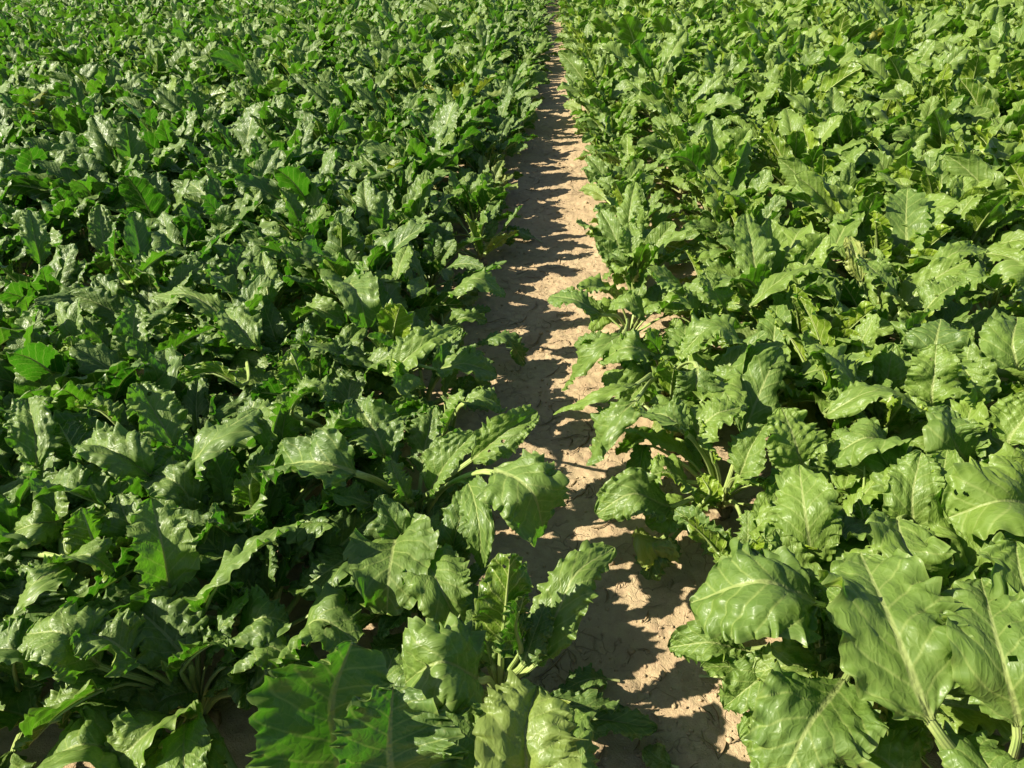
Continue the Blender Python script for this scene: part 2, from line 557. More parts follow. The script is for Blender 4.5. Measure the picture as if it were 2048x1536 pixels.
def rand_ctrl(r, az, kind, size=1.0):
    """Control points of a free-grown leaf, from a crown at the origin."""
    if kind == 0:      # upright heart leaves
        el, drop, Lg, pt = r.uniform(68, 86), r.uniform(5, 55), r.uniform(0.36, 0.52), 0.40
    elif kind == 1:    # arching leaves that make the canopy
        el, drop, Lg, pt = r.uniform(58, 82), r.uniform(22, 95), r.uniform(0.46, 0.60), 0.44
    else:              # low outer leaves
        el, drop, Lg, pt = r.uniform(22, 48), r.uniform(25, 70), r.uniform(0.38, 0.54), 0.44
    Lg *= size
    h = np.array([math.cos(az), math.sin(az), 0.0])
    sd_ = np.array([-h[1], h[0], 0.0])
    bend = r.normal(0, 0.25)
    n = 40
    t = (np.arange(n) + 0.5) / n
    e = np.radians(el - drop * t ** 1.5)
    st = np.cos(e)[:, None] * h + np.sin(e)[:, None] * np.array([0, 0, 1.0]) + (bend * t)[:, None] * sd_
    st /= np.linalg.norm(st, axis=1)[:, None]
    P = np.vstack([[0, 0, 0.015], np.cumsum(st, 0) * Lg / n + [0, 0, 0.015]])
    P[:, 2] = np.maximum(P[:, 2], 0.02 + 0.01 * t[0])
    ks = [0, int(n * pt * 0.5), int(n * pt), int(n * (pt + (1 - pt) * 0.36)), int(n * (pt + (1 - pt) * 0.7)), n]
    return P[ks], 2, Lg * (1 - pt)


# ------------------------------------------------------------------ path and rows
CLY = [-2, 0, 1, 1.7, 2.6, 3.0, 3.7, 4.4, 5.2, 7.3, 10, 15, 20, 30, 60]
CLX = [0.10, 0.26, 0.26, 0.15, 0.08, 0.10, 0.24, 0.28, 0.36, 0.52, 0.70, 1.0, 1.3, 1.9, 3.7]


def centre(y):
    return np.interp(y, CLY, CLX)


def rowline(y):
    return 0.12 + 0.06 * y


PATH_POLY = [(1190, 1600), (1180, 1500), (1130, 1400), (1078, 1320), (1050, 1200), (975, 1120), (985, 1000), (1040, 900), (1005, 800), (990, 740),
             (1010, 690), (955, 655), (1015, 600), (1020, 530), (1060, 490), (1045, 440), (1050, 380), (1055, 320), (1078, 280),
             (1080, 220), (1084, 150), (1084, 60), (1085, 20), (1094, 20), (1098, 60), (1098, 110), (1106, 180), (1140, 230), (1145, 270), (1165, 340), (1162, 390),
             (1135, 450), (1185, 480), (1215, 530), (1150, 560), (1105, 600), (1155, 690), (1125, 760), (1120, 830), (1170, 890),
             (1250, 960), (1190, 1010), (1235, 1060), (1275, 1140), (1360, 1170), (1370, 1250), (1345, 1330), (1430, 1400),
             (1440, 1600)]
_pp = np.array(PATH_POLY, float)


def in_path(x, y):
    x = np.asarray(x, float); y = np.asarray(y, float)
    c = np.zeros(x.shape, bool)
    j = len(_pp) - 1
    for i in range(len(_pp)):
        xi, yi = _pp[i]; xj, yj = _pp[j]
        cond = ((yi > y) != (yj > y))
        c ^= cond & (x < (xj - xi) * (y - yi) / (yj - yi + 1e-9) + xi)
        j = i
    return c


#HERO#

# ------------------------------------------------------------------ hero plants: their crowns, and the leaves the photograph shows one by one
CROWNS = dict(
    P1=(405, 1440), P2=(705, 1660), P3=(1003, 1415), P4=(1060, 1700), P5=(1960, 1690), P6=(1735, 1320), P7=(2120, 1560),
    PM=(-60, 1330),
    B=(835, 1062), BL=(560, 1060), BM=(700, 935), BR=(900, 900), RA=(1440, 1020), RB=(1690, 1010), RC=(1640, 1160), RD=(1850, 1110), RE=(2080, 1080),
    RF=(1960, 960), C1=(330, 1010), C2=(420, 985), C3=(165, 1080), C4=(230, 930), C5=(40, 1000), C6=(20, 1180), C7=(500, 1010),
    D1=(275, 800), D2=(70, 800), D4=(520, 760), D5=(480, 690), D7=(545, 640), D9=(320, 740), D8=(240, 610),
    E1=(690, 620), E2=(880, 655), E3=(780, 780), E4=(600, 800), E5=(810, 490), E6=(960, 525),
    F1=(1260, 680), F2=(1420, 680), F3=(1500, 745), F4=(1330, 800), F5=(1535, 625), F6=(1255, 560),
    G1=(1840, 575), G2=(1740, 725), G3=(1810, 690), G6=(1970, 660), G10=(2060, 790), G12=(1730, 830), G13=(1640, 540), G14=(1880, 850), G15=(1520, 850))

# crown, then blade points (px, py, height), full width in m, then options; some tints lowered to paint leaves standing in shade
HL = [
    ("P1", [(341, 1190, .27), (325, 1095, .38), (302, 995, .46)], .15, dict(a1=.5, roll=.35)),
    ("P1", [(405, 1222, .25), (480, 1120, .40), (610, 1042, .43)], .15, dict(a1=-.3, roll=-.5)),
    ("P1", [(362, 1335, .22), (408, 1295, .27), (456, 1275, .26)], .13, dict(a1=-.1, roll=-.35)),
    ("P1", [(85, 1440, .14), (20, 1425, .16), (-60, 1420, .12)], .15, dict(prad=.0085)),
    ("P1", [(236, 1366, .22), (130, 1418, .25), (58, 1492, .16)], .13, dict(roll=.7, a1=.3)),
    ("P1", [(272, 1324, .28), (225, 1285, .34), (160, 1258, .36)], .14, dict(roll=.4, a1=.2)),
    ("P1", [(200, 1330, .28), (130, 1268, .38), (52, 1268, .36)], .14, dict(a1=-.6)),
    ("P1", [(95, 1318, .26), (30, 1300, .34), (-60, 1305, .33)], .15, dict(a1=.3, roll=.4)),
    ("P1", [(250, 1500, .14), (165, 1490, .24), (88, 1525, .18)], .19, dict(a1=-.3)),
    ("P1", [(352, 1428, .14), (300, 1462, .22), (215, 1540, .18)], .15, dict(a1=.2, roll=.3)),
    ("P1", [(470, 1545, .07), (520, 1600, .10), (560, 1660, .08)], .14, dict(prad=.009)),
    ("P1", [(383, 1385, .12), (335, 1395, .16), (287, 1425, .14)], .10, dict(a1=-.2)),
    ("P1", [(470, 1290, .18), (525, 1235, .28), (578, 1245, .24)], .16, dict(a1=-.3)),
    ("P1", [(565, 1312, .18), (640, 1240, .30), (716, 1285, .27)], .18, dict(a1=-.4)),
    ("P1", [(480, 1342, .15), (530, 1290, .26), (590, 1322, .23)], .13, dict(a1=-.5)),
    ("P1", [(445, 1330, .18), (480, 1300, .2), (500, 1340, .16)], .09, dict()),
    ("P1", [(420, 1380, .10), (450, 1350, .16), (490, 1340, .17)], .07, dict()),
    ("P2", [(688, 1560, .33), (662, 1410, .43), (704, 1283, .50)], .31, dict(a0=.2, a1=.6, roll=.55, tint=.12, ruf=1.1, quilt=.8)),  # low tint paints the shade on both big leaves
    ("P2", [(781, 1590, .36), (778, 1480, .44), (786, 1372, .49)], .25, dict(a0=.3, a1=.5, tint=.1, roll=.45)),
    ("P2", [(600, 1620, .25), (560, 1590, .3), (520, 1560, .28)], .2, dict()),
    ("P3", [(955, 1360, .30), (880, 1325, .42), (812, 1365, .33)], .19, dict(roll=-.2, a1=-.7, tint=.4)),
    ("P3", [(890, 1420, .14), (820, 1390, .18), (760, 1385, .15)], .12, dict()),
    ("P3", [(1003, 1295, .22), (1012, 1200, .36), (1021, 1108, .47)], .13, dict(tint=.15, a1=.2, roll=-.5)),
    ("P3", [(1065, 1330, .17), (1115, 1225, .27), (1150, 1150, .33), (1228, 1095, .32)], .115, dict(roll=.15, a1=-.5)),
    ("P3", [(1045, 1330, .20), (1075, 1250, .26), (1090, 1210, .28)], .08, dict(tint=.1)),
    ("P3", [(1040, 1300, .22), (1030, 1250, .30), (1050, 1190, .36)], .10, dict(tint=.1, roll=-.6)),
    ("P3", [(1060, 1420, .05), (1150, 1412, .07), (1250, 1418, .045)], .075, dict(tint=.1, a1=.4)),
    ("P3", [(1095, 1448, .035), (1200, 1440, .05), (1315, 1458, .03)], .09, dict(tint=.1)),
    ("P4", [(1062, 1590, .32), (1050, 1470, .42), (1075, 1372, .43)], .19, dict(a1=-.4, quilt=1.3, yellow=.25, tint=.6)),
    ("P4", [(985, 1520, .3), (990, 1460, .36), (1012, 1400, .38)], .12, dict(a1=-.3, tint=.6)),
    ("P4", [(1000, 1580, .3), (960, 1500, .36), (950, 1420, .36)], .14, dict()),
    ("P4", [(1120, 1600, .25), (1140, 1500, .3), (1150, 1420, .24)], .10, dict()),
    ("P5", [(1862, 1440, .34), (1790, 1265, .44), (1722, 1108, .40)], .245, dict(a0=.15, a1=-.15, prad=.010, tint=.34, quilt=1.1, roll=0.)),
    ("P5", [(2036, 1452, .33), (2005, 1325, .44), (1962, 1160, .42)], .185, dict(a0=.25, a1=-.1, prad=.008, tint=.32, roll=0.)),
    ("P5", [(1850, 1600, .12), (1780, 1530, .17), (1700, 1475, .14)], .21, dict(tint=.45)),
    ("P5", [(2030, 1620, .22), (1980, 1540, .27), (1930, 1475, .24)], .16, dict(tint=.4)),
    ("P7", [(2085, 1260, .33), (2045, 1165, .44), (2030, 1085, .46)], .18, dict(a1=-.2, tint=.7)),
    ("P7", [(2110, 1400, .3), (2080, 1330, .36), (2050, 1270, .36)], .16, dict()),
    ("P6", [(1688, 1360, .27), (1610, 1465, .32), (1548, 1600, .22)], .205, dict(a0=.2, a1=-.4, tint=.25)),
    ("P6", [(1632, 1205, .34), (1520, 1165, .42), (1382, 1205, .31)], .24, dict(a0=.1, a1=-.55, quilt=1.6, tint=.22)),
    ("P6", [(1490, 1300, .13), (1420, 1285, .17), (1338, 1295, .12)], .11, dict(a1=.5, roll=-.4)),
    ("P6", [(1570, 1330, .16), (1510, 1365, .17), (1448, 1415, .10)], .11, dict()),
    ("P6", [(1640, 1330, .2), (1580, 1330, .24), (1510, 1345, .2)], .12, dict(yellow=.2)),
    ("P6", [(1740, 1240, .3), (1700, 1200, .36), (1640, 1210, .3)], .12, dict(tint=.4)),
    ("P6", [(1700, 1400, .12), (1590, 1430, .10), (1480, 1480, .05)], .14, dict(tint=.5)),
    ("RD", [(1795, 1040, .36), (1820, 1110, .38), (1892, 1180, .28)], .16, dict(a1=-.3, tint=.75)),
    ("RB", [(1605, 930, .30), (1588, 878, .38), (1564, 815, .43)], .16, dict(a1=-.3, tint=.85)),
    ("RC", [(1627, 1130, .26), (1612, 1040, .38), (1598, 930, .42)], .15, dict(a1=-.4, tint=.65, roll=-.2)),
    ("G12", [(1650, 832, .33), (1750, 783, .42), (1855, 828, .34)], .13, dict(a1=-.5, tint=.7)),
    ("RB", [(1780, 895, .32), (1725, 878, .38), (1662, 918, .30)], .17, dict(tint=.6)),
    ("RF", [(1935, 925, .30), (1902, 870, .40), (1895, 812, .44)], .18, dict(tint=.3)),
    ("RF", [(1945, 930, .28), (1990, 915, .33), (2040, 935, .26)], .12, dict()),
    ("RF", [(1860, 1000, .27), (1940, 960, .34), (2035, 955, .30)], .20, dict(tint=.2)),
    ("RE", [(2085, 1015, .34), (1990, 1005, .43), (1897, 1035, .36)], .25, dict(a1=-.4, tint=.65)),
    ("RD", [(1832, 1065, .27), (1824, 1000, .36), (1842, 905, .43)], .13, dict(a1=-.2, tint=.6)),
    ("RD", [(1860, 1060, .27), (1880, 980, .38), (1895, 900, .42)], .11, dict(roll=-.6, tint=.5)),
    ("RB", [(1725, 1015, .18), (1728, 970, .26), (1730, 920, .32)], .20, dict(tint=.15)),
    ("RC", [(1742, 1100, .20), (1732, 1050, .29), (1716, 1002, .34)], .10, dict(tint=.3, roll=.7)),
    ("RE", [(2015, 888, .38), (2045, 840, .44), (2075, 800, .48)], .15, dict(tint=.75)),
    ("G14", [(1863, 805, .34), (1868, 745, .42), (1873, 690, .48)], .15, dict(a1=-.2, tint=.65)),
    ("G14", [(1925, 735, .44), (1950, 775, .42), (1958, 820, .35)], .10, dict(tint=.7)),
    ("B", [(985, 942, .42), (1060, 980, .46), (1088, 1065, .30)], .18, dict(a0=.1, a1=-.5, quilt=1.4, prad=.008, tint=.5)),
    ("B", [(943, 920, .30), (1010, 865, .40), (1074, 822, .43)], .11, dict(roll=.8, a1=-.2)),
    ("B", [(712, 946, .40), (640, 925, .45), (545, 935, .36)], .17, dict(a0=.3, a1=.5, prad=.0085, tint=.2)),
    ("B", [(860, 982, .28), (895, 925, .38), (948, 865, .44)], .13, dict(a1=.1, roll=.3, tint=.5)),
    ("B", [(850, 1042, .20), (835, 1055, .24), (812, 1085, .20)], .10, dict(tint=.6)),
    ("B", [(797, 1065, .26), (778, 1150, .33), (774, 1228, .25)], .21, dict(a0=.25, a1=.05, tint=.45, quilt=.9)),
    ("B", [(850, 1105, .26), (880, 1175, .33), (921, 1255, .24)], .15, dict(a1=-.3, tint=.55)),
    ("B", [(930, 962, .34), (958, 1045, .36), (962, 1138, .24)], .09, dict(roll=.7, a1=-.6)),
    ("B", [(815, 1000, .3), (795, 960, .36), (780, 920, .40)], .08, dict()),
    ("B", [(745, 1010, .24), (700, 995, .28), (640, 1005, .2)], .11, dict()),
    ("B", [(825, 1100, .2), (835, 1140, .25), (860, 1190, .22)], .10, dict(tint=.4)),
    ("B", [(870, 1060, .14), (880, 1040, .2), (900, 1010, .24)], .07, dict()),
    ("BR", [(885, 865, .28), (905, 825, .36), (926, 782, .42)], .15, dict(a1=-.3, quilt=1.3, tint=.5)),
    ("BR", [(930, 805, .32), (965, 795, .35), (1003, 818, .28)], .11, dict(tint=.6)),
    ("BM", [(640, 895, .34), (680, 858, .42), (727, 862, .39)], .14, dict(quilt=1.4, tint=.55)),
    ("BM", [(770, 910, .34), (742, 850, .42), (708, 800, .45)], .16, dict(a0=.4, a1=.4, tint=.2)),
    ("BM", [(580, 822, .37), (620, 782, .44), (672, 802, .40)], .13, dict(tint=.5)),
    ("C7", [(530, 910, .32), (545, 860, .40), (566, 802, .45)], .12, dict(a0=.5, a1=.4, roll=-.3)),
    ("C7", [(505, 1010, .25), (500, 970, .33), (515, 930, .36)], .09, dict(tint=.5)),
    ("C2", [(350, 892, .35), (312, 830, .42), (274, 765, .48)], .15, dict(a1=-.3, quilt=1.1, tint=.5)),
    ("C2", [(378, 935, .33), (440, 868, .44), (515, 818, .42)], .18, dict(a0=.2, a1=-.9, roll=-.3, tint=.4)),
    ("C1", [(300, 950, .34), (235, 907, .42), (165, 888, .39)], .14, dict(a1=-.3, quilt=1.6, tint=.35)),
    ("C3", [(230, 1017, .30), (150, 985, .39), (82, 962, .37)], .15, dict(a0=.3, a1=.6, roll=.35, tint=.35)),
    ("C5", [(72, 935, .32), (70, 865, .40), (55, 798, .43)], .13, dict(a1=-.4, tint=.5)),
    ("C5", [(60, 960, .3), (40, 1000, .34), (25, 1050, .26)], .1, dict(roll=.4)),
    ("C4", [(165, 925, .28), (140, 885, .36), (118, 848, .40)], .14, dict(tint=.15)),
    ("C4", [(240, 852, .35), (200, 820, .40), (150, 815, .40)], .10, dict(roll=.6, tint=.6)),
    ("C3", [(195, 1112, .26), (178, 1060, .36), (163, 1015, .41)], .13, dict(roll=.5, a1=.2, tint=.5)),
    ("C3", [(130, 1118, .33), (182, 1112, .40), (228, 1142, .33)], .13, dict(quilt=1.2, tint=.5)),
    ("C6", [(130, 1128, .38), (72, 1165, .41), (28, 1232, .28)], .12, dict(a1=-.6, tint=.6)),
    ("C3", [(122, 1042, .32), (70, 1048, .38), (20, 1068, .33)], .11, dict(tint=.5)),
    ("C6", [(105, 1082, .30), (50, 1080, .34), (-30, 1095, .28)], .13, dict(roll=.5, tint=.4)),
    ("C6", [(60, 1240, .18), (45, 1180, .26), (60, 1120, .3)], .2, dict(tint=.05)),
    ("C1", [(268, 1100, .22), (255, 1045, .32), (235, 990, .36)], .14, dict(tint=.2)),
    ("C1", [(395, 1022, .24), (352, 965, .35), (300, 948, .33)], .13, dict(a1=-.5, tint=.3)),
    ("C2", [(385, 1152, .16), (405, 1090, .28), (432, 1028, .35)], .14, dict(tint=.1)),
    ("D1", [(270, 724, .29), (267, 668, .39), (270, 610, .46)], .14, dict(a0=.3, a1=.3, roll=.3, tint=.4)),
    ("D2", [(60, 748, .25), (60, 690, .37), (72, 614, .46)], .16, dict(a0=.4, a1=.5, roll=-.2, tint=.4)),
    ("D1", [(156, 738, .28), (148, 705, .36), (140, 672, .42)], .10, dict(roll=.4, tint=.5)),
    ("D4", [(516, 697, .34), (484, 660, .40), (448, 622, .41)], .14, dict(a1=-.1, tint=.4, quilt=1.2)),
    ("D5", [(462, 642, .33), (385, 592, .42), (308, 592, .38)], .11, dict(a1=-.5, tint=.65)),
    ("D7", [(482, 612, .30), (445, 570, .39), (408, 545, .41)], .12, dict(roll=.3)),
    ("D7", [(538, 615, .29), (532, 560, .38), (524, 505, .45)], .11, dict(a0=.5, roll=-.2)),
    ("D8", [(264, 562, .36), (300, 528, .42), (350, 495, .45)], .12, dict(a0=.3, a1=.6, tint=.5)),
    ("D9", [(320, 718, .29), (372, 680, .38), (436, 652, .42)], .12, dict(a0=.3, a1=.5, roll=-.3)),
    ("D2", [(82, 532, .28), (70, 480, .39), (60, 420, .48)], .12, dict(roll=.6, tint=.4)),
    ("D4", [(485, 770, .36), (425, 745, .41), (360, 760, .38)], .10, dict(roll=.6, tint=.5)),
    ("D1", [(300, 770, .3), (330, 745, .36), (330, 700, .38)], .12, dict(tint=.1)),
    ("E1", [(695, 562, .40), (720, 600, .42), (735, 655, .32)], .18, dict(a1=-.1, tint=.35)),
    ("E2", [(905, 588, .28), (955, 557, .38), (1012, 590, .29)], .14, dict(a0=.1, a1=-.3, quilt=1.3, tint=.4)),
    ("E3", [(776, 747, .32), (850, 690, .41), (918, 655, .41)], .14, dict(a1=-.3, quilt=1.2, tint=.7)),
    ("E3", [(880, 738, .27), (930, 728, .32), (993, 748, .25)], .13, dict(tint=.6)),
    ("E2", [(890, 652, .17), (930, 635, .24), (974, 640, .20)], .10, dict(roll=.6, tint=.35)),
    ("E3", [(955, 690, .13), (1005, 672, .17), (1050, 728, .04)], .13, dict(tint=.05, a1=-.4)),
    ("E4", [(606, 767, .29), (595, 735, .37), (580, 700, .42)], .14, dict(roll=.5, a1=.2, tint=.55)),
    ("E4", [(700, 732, .29), (640, 692, .38), (563, 688, .38)], .12, dict(roll=.4, tint=.4)),
    ("E1", [(600, 632, .3), (640, 620, .36), (690, 645, .3)], .13, dict(tint=.6)),
    ("E1", [(790, 560, .34), (800, 530, .38), (815, 493, .42)], .11, dict(tint=.6)),
    ("E5", [(835, 432, .30), (842, 390, .40), (852, 340, .49)], .10, dict(tint=.5)),
    ("E5", [(775, 432, .28), (758, 400, .38), (745, 365, .45)], .10, dict()),
    ("E5", [(868, 430, .28), (890, 400, .36), (925, 378, .40)], .10, dict(tint=.6)),
    ("E6", [(958, 508, .10), (945, 465, .24), (928, 428, .34)], .10, dict(tint=.55)),
    ("E6", [(972, 506, .09), (1002, 480, .18), (1037, 461, .24)], .08, dict(tint=.6, yellow=.35)),
    ("E6", [(1003, 462, .14), (1025, 435, .24), (1046, 410, .29)], .08, dict()),
    ("F1", [(1202, 628, .24), (1152, 600, .32), (1101, 592, .29)], .13, dict(quilt=1.2, tint=.35)),
    ("F1", [(1288, 628, .29), (1258, 605, .35), (1222, 608, .32)], .12, dict(tint=.7)),
    ("F2", [(1400, 642, .27), (1360, 598, .37), (1318, 622, .29)], .13, dict(prad=.007, tint=.6)),
    ("F2", [(1372, 602, .34), (1340, 575, .39), (1303, 552, .41)], .13, dict(roll=.5, tint=.6)),
    ("F6", [(1262, 560, .2), (1245, 525, .3), (1222, 505, .32)], .12, dict(tint=.25)),
    ("F6", [(1262, 520, .28), (1262, 485, .36), (1258, 445, .42)], .11, dict(tint=.7)),
    ("F5", [(1515, 568, .32), (1505, 500, .42), (1490, 428, .52)], .15, dict(a1=-.2, quilt=1.3, tint=.65)),
    ("F1", [(1245, 667, .29), (1190, 708, .26), (1127, 780, .05)], .12, dict(a1=-.3, tint=.45)),
    ("F1", [(1225, 680, .17), (1190, 678, .19), (1150, 688, .13)], .08, dict(tint=.3)),
    ("F4", [(1300, 705, .29), (1255, 695, .34), (1205, 720, .25)], .13, dict(tint=.6)),
    ("F3", [(1482, 682, .37), (1425, 655, .43), (1363, 708, .33)], .14, dict(a1=-.5, tint=.5)),
    ("F3", [(1452, 622, .29), (1430, 585, .37), (1408, 545, .42)], .13, dict(tint=.7)),
    ("F4", [(1395, 735, .42), (1392, 770, .38), (1385, 802, .30)], .13, dict(tint=.2)),
    ("G1", [(1817, 522, .28), (1812, 450, .40), (1815, 376, .50)], .19, dict(a1=.2, tint=.3, prad=.008)),
    ("G2", [(1697, 642, .27), (1650, 590, .38), (1605, 572, .39)], .19, dict(a1=-.2, tint=.45, prad=.008)),
    ("G3", [(1792, 592, .34), (1757, 550, .40), (1718, 515, .42)], .15, dict(a1=.1, tint=.4)),
    ("G2", [(1722, 562, .34), (1712, 515, .42), (1700, 473, .46)], .10, dict(tint=1.0, yellow=.75)),
    ("G1", [(1862, 552, .34), (1905, 508, .42), (1975, 500, .40)], .10, dict(tint=.8)),
    ("G6", [(1985, 577, .39), (1950, 560, .42), (1912, 600, .34)], .17, dict(tint=.6)),
    ("G6", [(1995, 575, .39), (2020, 560, .42), (2050, 600, .36)], .17, dict(tint=.5)),
    ("G3", [(1850, 622, .32), (1880, 590, .38), (1925, 560, .41)], .15, dict(roll=-.3, tint=.6)),
    ("G3", [(1805, 690, .29), (1830, 655, .37), (1862, 622, .42)], .14, dict(tint=.6)),
    ("G14", [(1862, 732, .28), (1870, 690, .36), (1882, 638, .40)], .19, dict(tint=.1)),
    ("G10", [(2035, 735, .38), (2025, 690, .44), (2035, 635, .47)], .18, dict(tint=.6)),
    ("F5", [(1500, 612, .32), (1580, 550, .42), (1662, 545, .41)], .12, dict(a1=-.5, tint=.75)),
    ("G12", [(1716, 777, .34), (1672, 722, .42), (1628, 688, .43)], .16, dict(tint=.75)),
    ("G13", [(1662, 507, .32), (1688, 458, .39), (1716, 412, .44)], .13, dict(tint=.6)),
    ("RA", [(1375, 867, .35), (1330, 832, .40), (1287, 832, .33)], .14, dict(prad=.008, tint=.4)),
    ("F4", [(1270, 802, .35), (1225, 850, .31), (1188, 918, .13)], .17, dict(a1=-.3, tint=.5)),
    ("F4", [(1272, 767, .34), (1200, 792, .35), (1113, 826, .22)], .085, dict(roll=.3, a1=-.9, tint=.8)),
    ("RA", [(1340, 1012, .15), (1262, 988, .24), (1193, 1028, .17)], .14, dict(a0=.2, a1=.4, tint=.35)),
    ("RA", [(1372, 962, .19), (1338, 945, .25), (1298, 950, .25)], .14, dict(tint=.75)),
    ("RA", [(1430, 922, .25), (1415, 880, .32), (1398, 838, .38)], .09, dict(tint=.95)),
    ("RA", [(1322, 1078, .10), (1305, 1092, .13), (1330, 1132, .05)], .12, dict(tint=.9, yellow=.45)),
    ("RA", [(1345, 1075, .07), (1310, 1110, .09), (1295, 1160, .03)], .11, dict(tint=.15)),
    ("RA", [(1293, 890, .20), (1280, 930, .17), (1268, 975, .07)], .08, dict(tint=.15)),
    ("RA", [(1500, 1062, .19), (1540, 1040, .24), (1580, 1060, .2)], .12, dict(tint=.8)),
    ("RA", [(1480, 950, .25), (1500, 900, .33), (1530, 850, .37)], .12, dict(tint=.6)),
    ("RA", [(1400, 1010, .14), (1420, 985, .2), (1400, 950, .24)], .08, dict(tint=.8)),
    ("RA", [(1395, 870, .33), (1430, 830, .40), (1480, 815, .40)], .13, dict(tint=.6)),
    ("RA", [(1460, 980, .2), (1490, 960, .24), (1530, 975, .2)], .1, dict(tint=.9)),
    ("P3", [(970, 1320, .14), (915, 1285, .20), (850, 1290, .17)], .17, dict(tint=.15)),
    ("P3", [(960, 1345, .10), (900, 1240, .14), (850, 1215, .12)], .15, dict(tint=.1)),
    ("P3", [(985, 1330, .15), (960, 1240, .22), (945, 1170, .24)], .13, dict(tint=.2)),
    ("B", [(720, 1100, .14), (660, 1140, .18), (600, 1180, .14)], .17, dict(tint=.1)),
    ("B", [(690, 1050, .20), (620, 1045, .24), (560, 1070, .2)], .15, dict(tint=.15)),
    ("B", [(735, 1130, .12), (700, 1200, .16), (655, 1250, .13)], .16, dict(tint=.1)),
    ("P1", [(500, 1380, .14), (560, 1330, .2), (640, 1330, .16)], .16, dict(tint=.1)),
    ("P1", [(330, 1490, .1), (260, 1440, .14), (170, 1420, .1)], .15, dict(tint=.1)),
    ("P1", [(300, 1380, .14), (200, 1400, .16), (130, 1380, .12)], .15, dict(tint=.1)),
    ("P1", [(380, 1330, .2), (300, 1240, .28), (240, 1200, .28)], .18, dict(tint=.1)),
    ("RC", [(1590, 1060, .2), (1560, 1080, .25), (1520, 1110, .2)], .1, dict(tint=.8)),
]

lr = np.random.default_rng(5)
near = {}                         # crown key -> list of finished leaves
crown_xy = {}
for k, (px, py) in CROWNS.items():
    c = at(px, py, 0.0)
    crown_xy[k] = c
    near[k] = []

MASK_W, MASK_H = 86, 64           # coarse cover of the frame by the leaves placed one by one (24 px cells)
cover = np.full((MASK_H, MASK_W), 1e9)


def blade_samples(L):
    m = L["mid"]; sd_ = L["side"]
    k = np.linspace(0.05, 0.97, 22)
    i = (k * (len(m) - 1)).astype(int)
    w = L["hw"] * np.interp(k, [0, .15, .35, .6, .8, .95, 1], [.2, .7, .95, .9, .75, .4, .1])
    return np.vstack([m[i] + sd_[i] * (w * a)[:, None] for a in np.linspace(-.85, .85, 13)])


def cells(P):
    x, y, z = project(P)
    i = np.floor(y / 24).astype(int); j = np.floor(x / 24).astype(int)
    ok = (i >= 0) & (i < MASK_H) & (j >= 0) & (j < MASK_W) & (z > 0.1)
    return i, j, z, ok


for key, pts, w, op in HL:
    c = crown_xy[key]
    B = [at(*p) for p in pts]
    base = B[0]
    d = base - c
    pm = c + d * 0.45 + np.array([0, 0, 0.10 * np.linalg.norm(d) + 0.02])
    op = dict(op)
    far = c[1] > 2.6
    L = make_leaf(np.array([c + [0, 0, 0.015], pm] + B), 2, w / 2, lr, nu=64 if far else 112, nv=29 if far else 45,
                  hdir=(B[-1] - base if np.linalg.norm((B[-1] - base)[:2]) > 0.05 else base - c), npet=14,
                  a0=op.get("a0"), a1=op.get("a1"), twist=lr.normal(0, .12), roll=op.get("roll", lr.normal(0, .15)), ruf=op.get("ruf", 1.0),
                  prad=op.get("prad", .0068), tint=op.get("tint", lr.uniform(.2, .6)), yellow=op.get("yellow", 0.0), quilt=op.get("quilt", 1.0))
    near[key].append(L)
    i, j, z, ok = cells(blade_samples(L))
    for a, b, zz in zip(i[ok], j[ok], z[ok]):
        cover[a, b] = min(cover[a, b], zz)

# ------------------------------------------------------------------ every other plant stands in the drilled rows
pr = np.random.default_rng(23)
spots = []
hero_pts = np.array([crown_xy[k][:2] for k in CROWNS])
for side in (-1, 1):
    for k in range(60):
        y = -0.6 + pr.uniform(0, .2)
        while y < 34:
            far = y > 12
            if k == 0:
                x = centre(y) + side * (np.interp(y, [5, 9, 14], [.43, .41, .40]) + pr.normal(0, .03 if y < 5 else .06) + (.06 if side < 0 and 3.0 < y < 6.5 else 0))
            else:
                base_ = rowline(y) * min(1, k / 2) + centre(y) * max(0, 1 - k / 2)
                x = base_ + side * (0.43 + 0.47 * k) + pr.normal(0, .035)
            ok = abs(x) < 0.85 * (y + 2.0) + 1.2
            if ok and (y > 4.2 or np.min(np.hypot(hero_pts[:, 0] - x, hero_pts[:, 1] - y)) > 0.19):
                if not (abs(x) < .3 and abs(y) < .45):      # where the photographer stands
                    spots.append((x, y))
            y += 0.215 * pr.uniform(0.8, 1.45) * (1.0 if y < 20 else 1.25)
spots = np.array(spots)
sx, sy, sz = project(np.column_stack([spots, np.full(len(spots), .22)]))
keep_ = ((sx > -420) & (sx < 2470) & (sy > -70) & (sy < 1700) & (sz > .2)) | ((np.hypot(spots[:, 0], spots[:, 1]) < 3.0) & (spots[:, 1] > -.8))
keep_ &= ~((spots[:, 1] < .98) & (np.abs(spots[:, 0]) < 1.5))
spots = spots[keep_]
sx, sy, sz = project(np.column_stack([spots, np.full(len(spots), .22)]))
inview = (sx > -70) & (sx < 2118) & (sy > -40) & (sy < 1640) & (sz > .2)
dist = np.hypot(np.hypot(spots[:, 0], spots[:, 1]), CAM_H - .2)
N_IND = 300 - len(CROWNS)
order = np.argsort(np.where(inview, dist, 1e9))
ind = order[:N_IND]
is_ind = np.zeros(len(spots), bool); is_ind[ind] = True
D_MAX = dist[ind].max()
print("plants", len(spots), "in view", inview.sum(), "individual to", D_MAX)


def right_tint(x, y):
    """Leaf tint per side of the path: front-lit right painted paler, back-lit left darker."""
    return 0.64 if x > centre(y) else 0.18


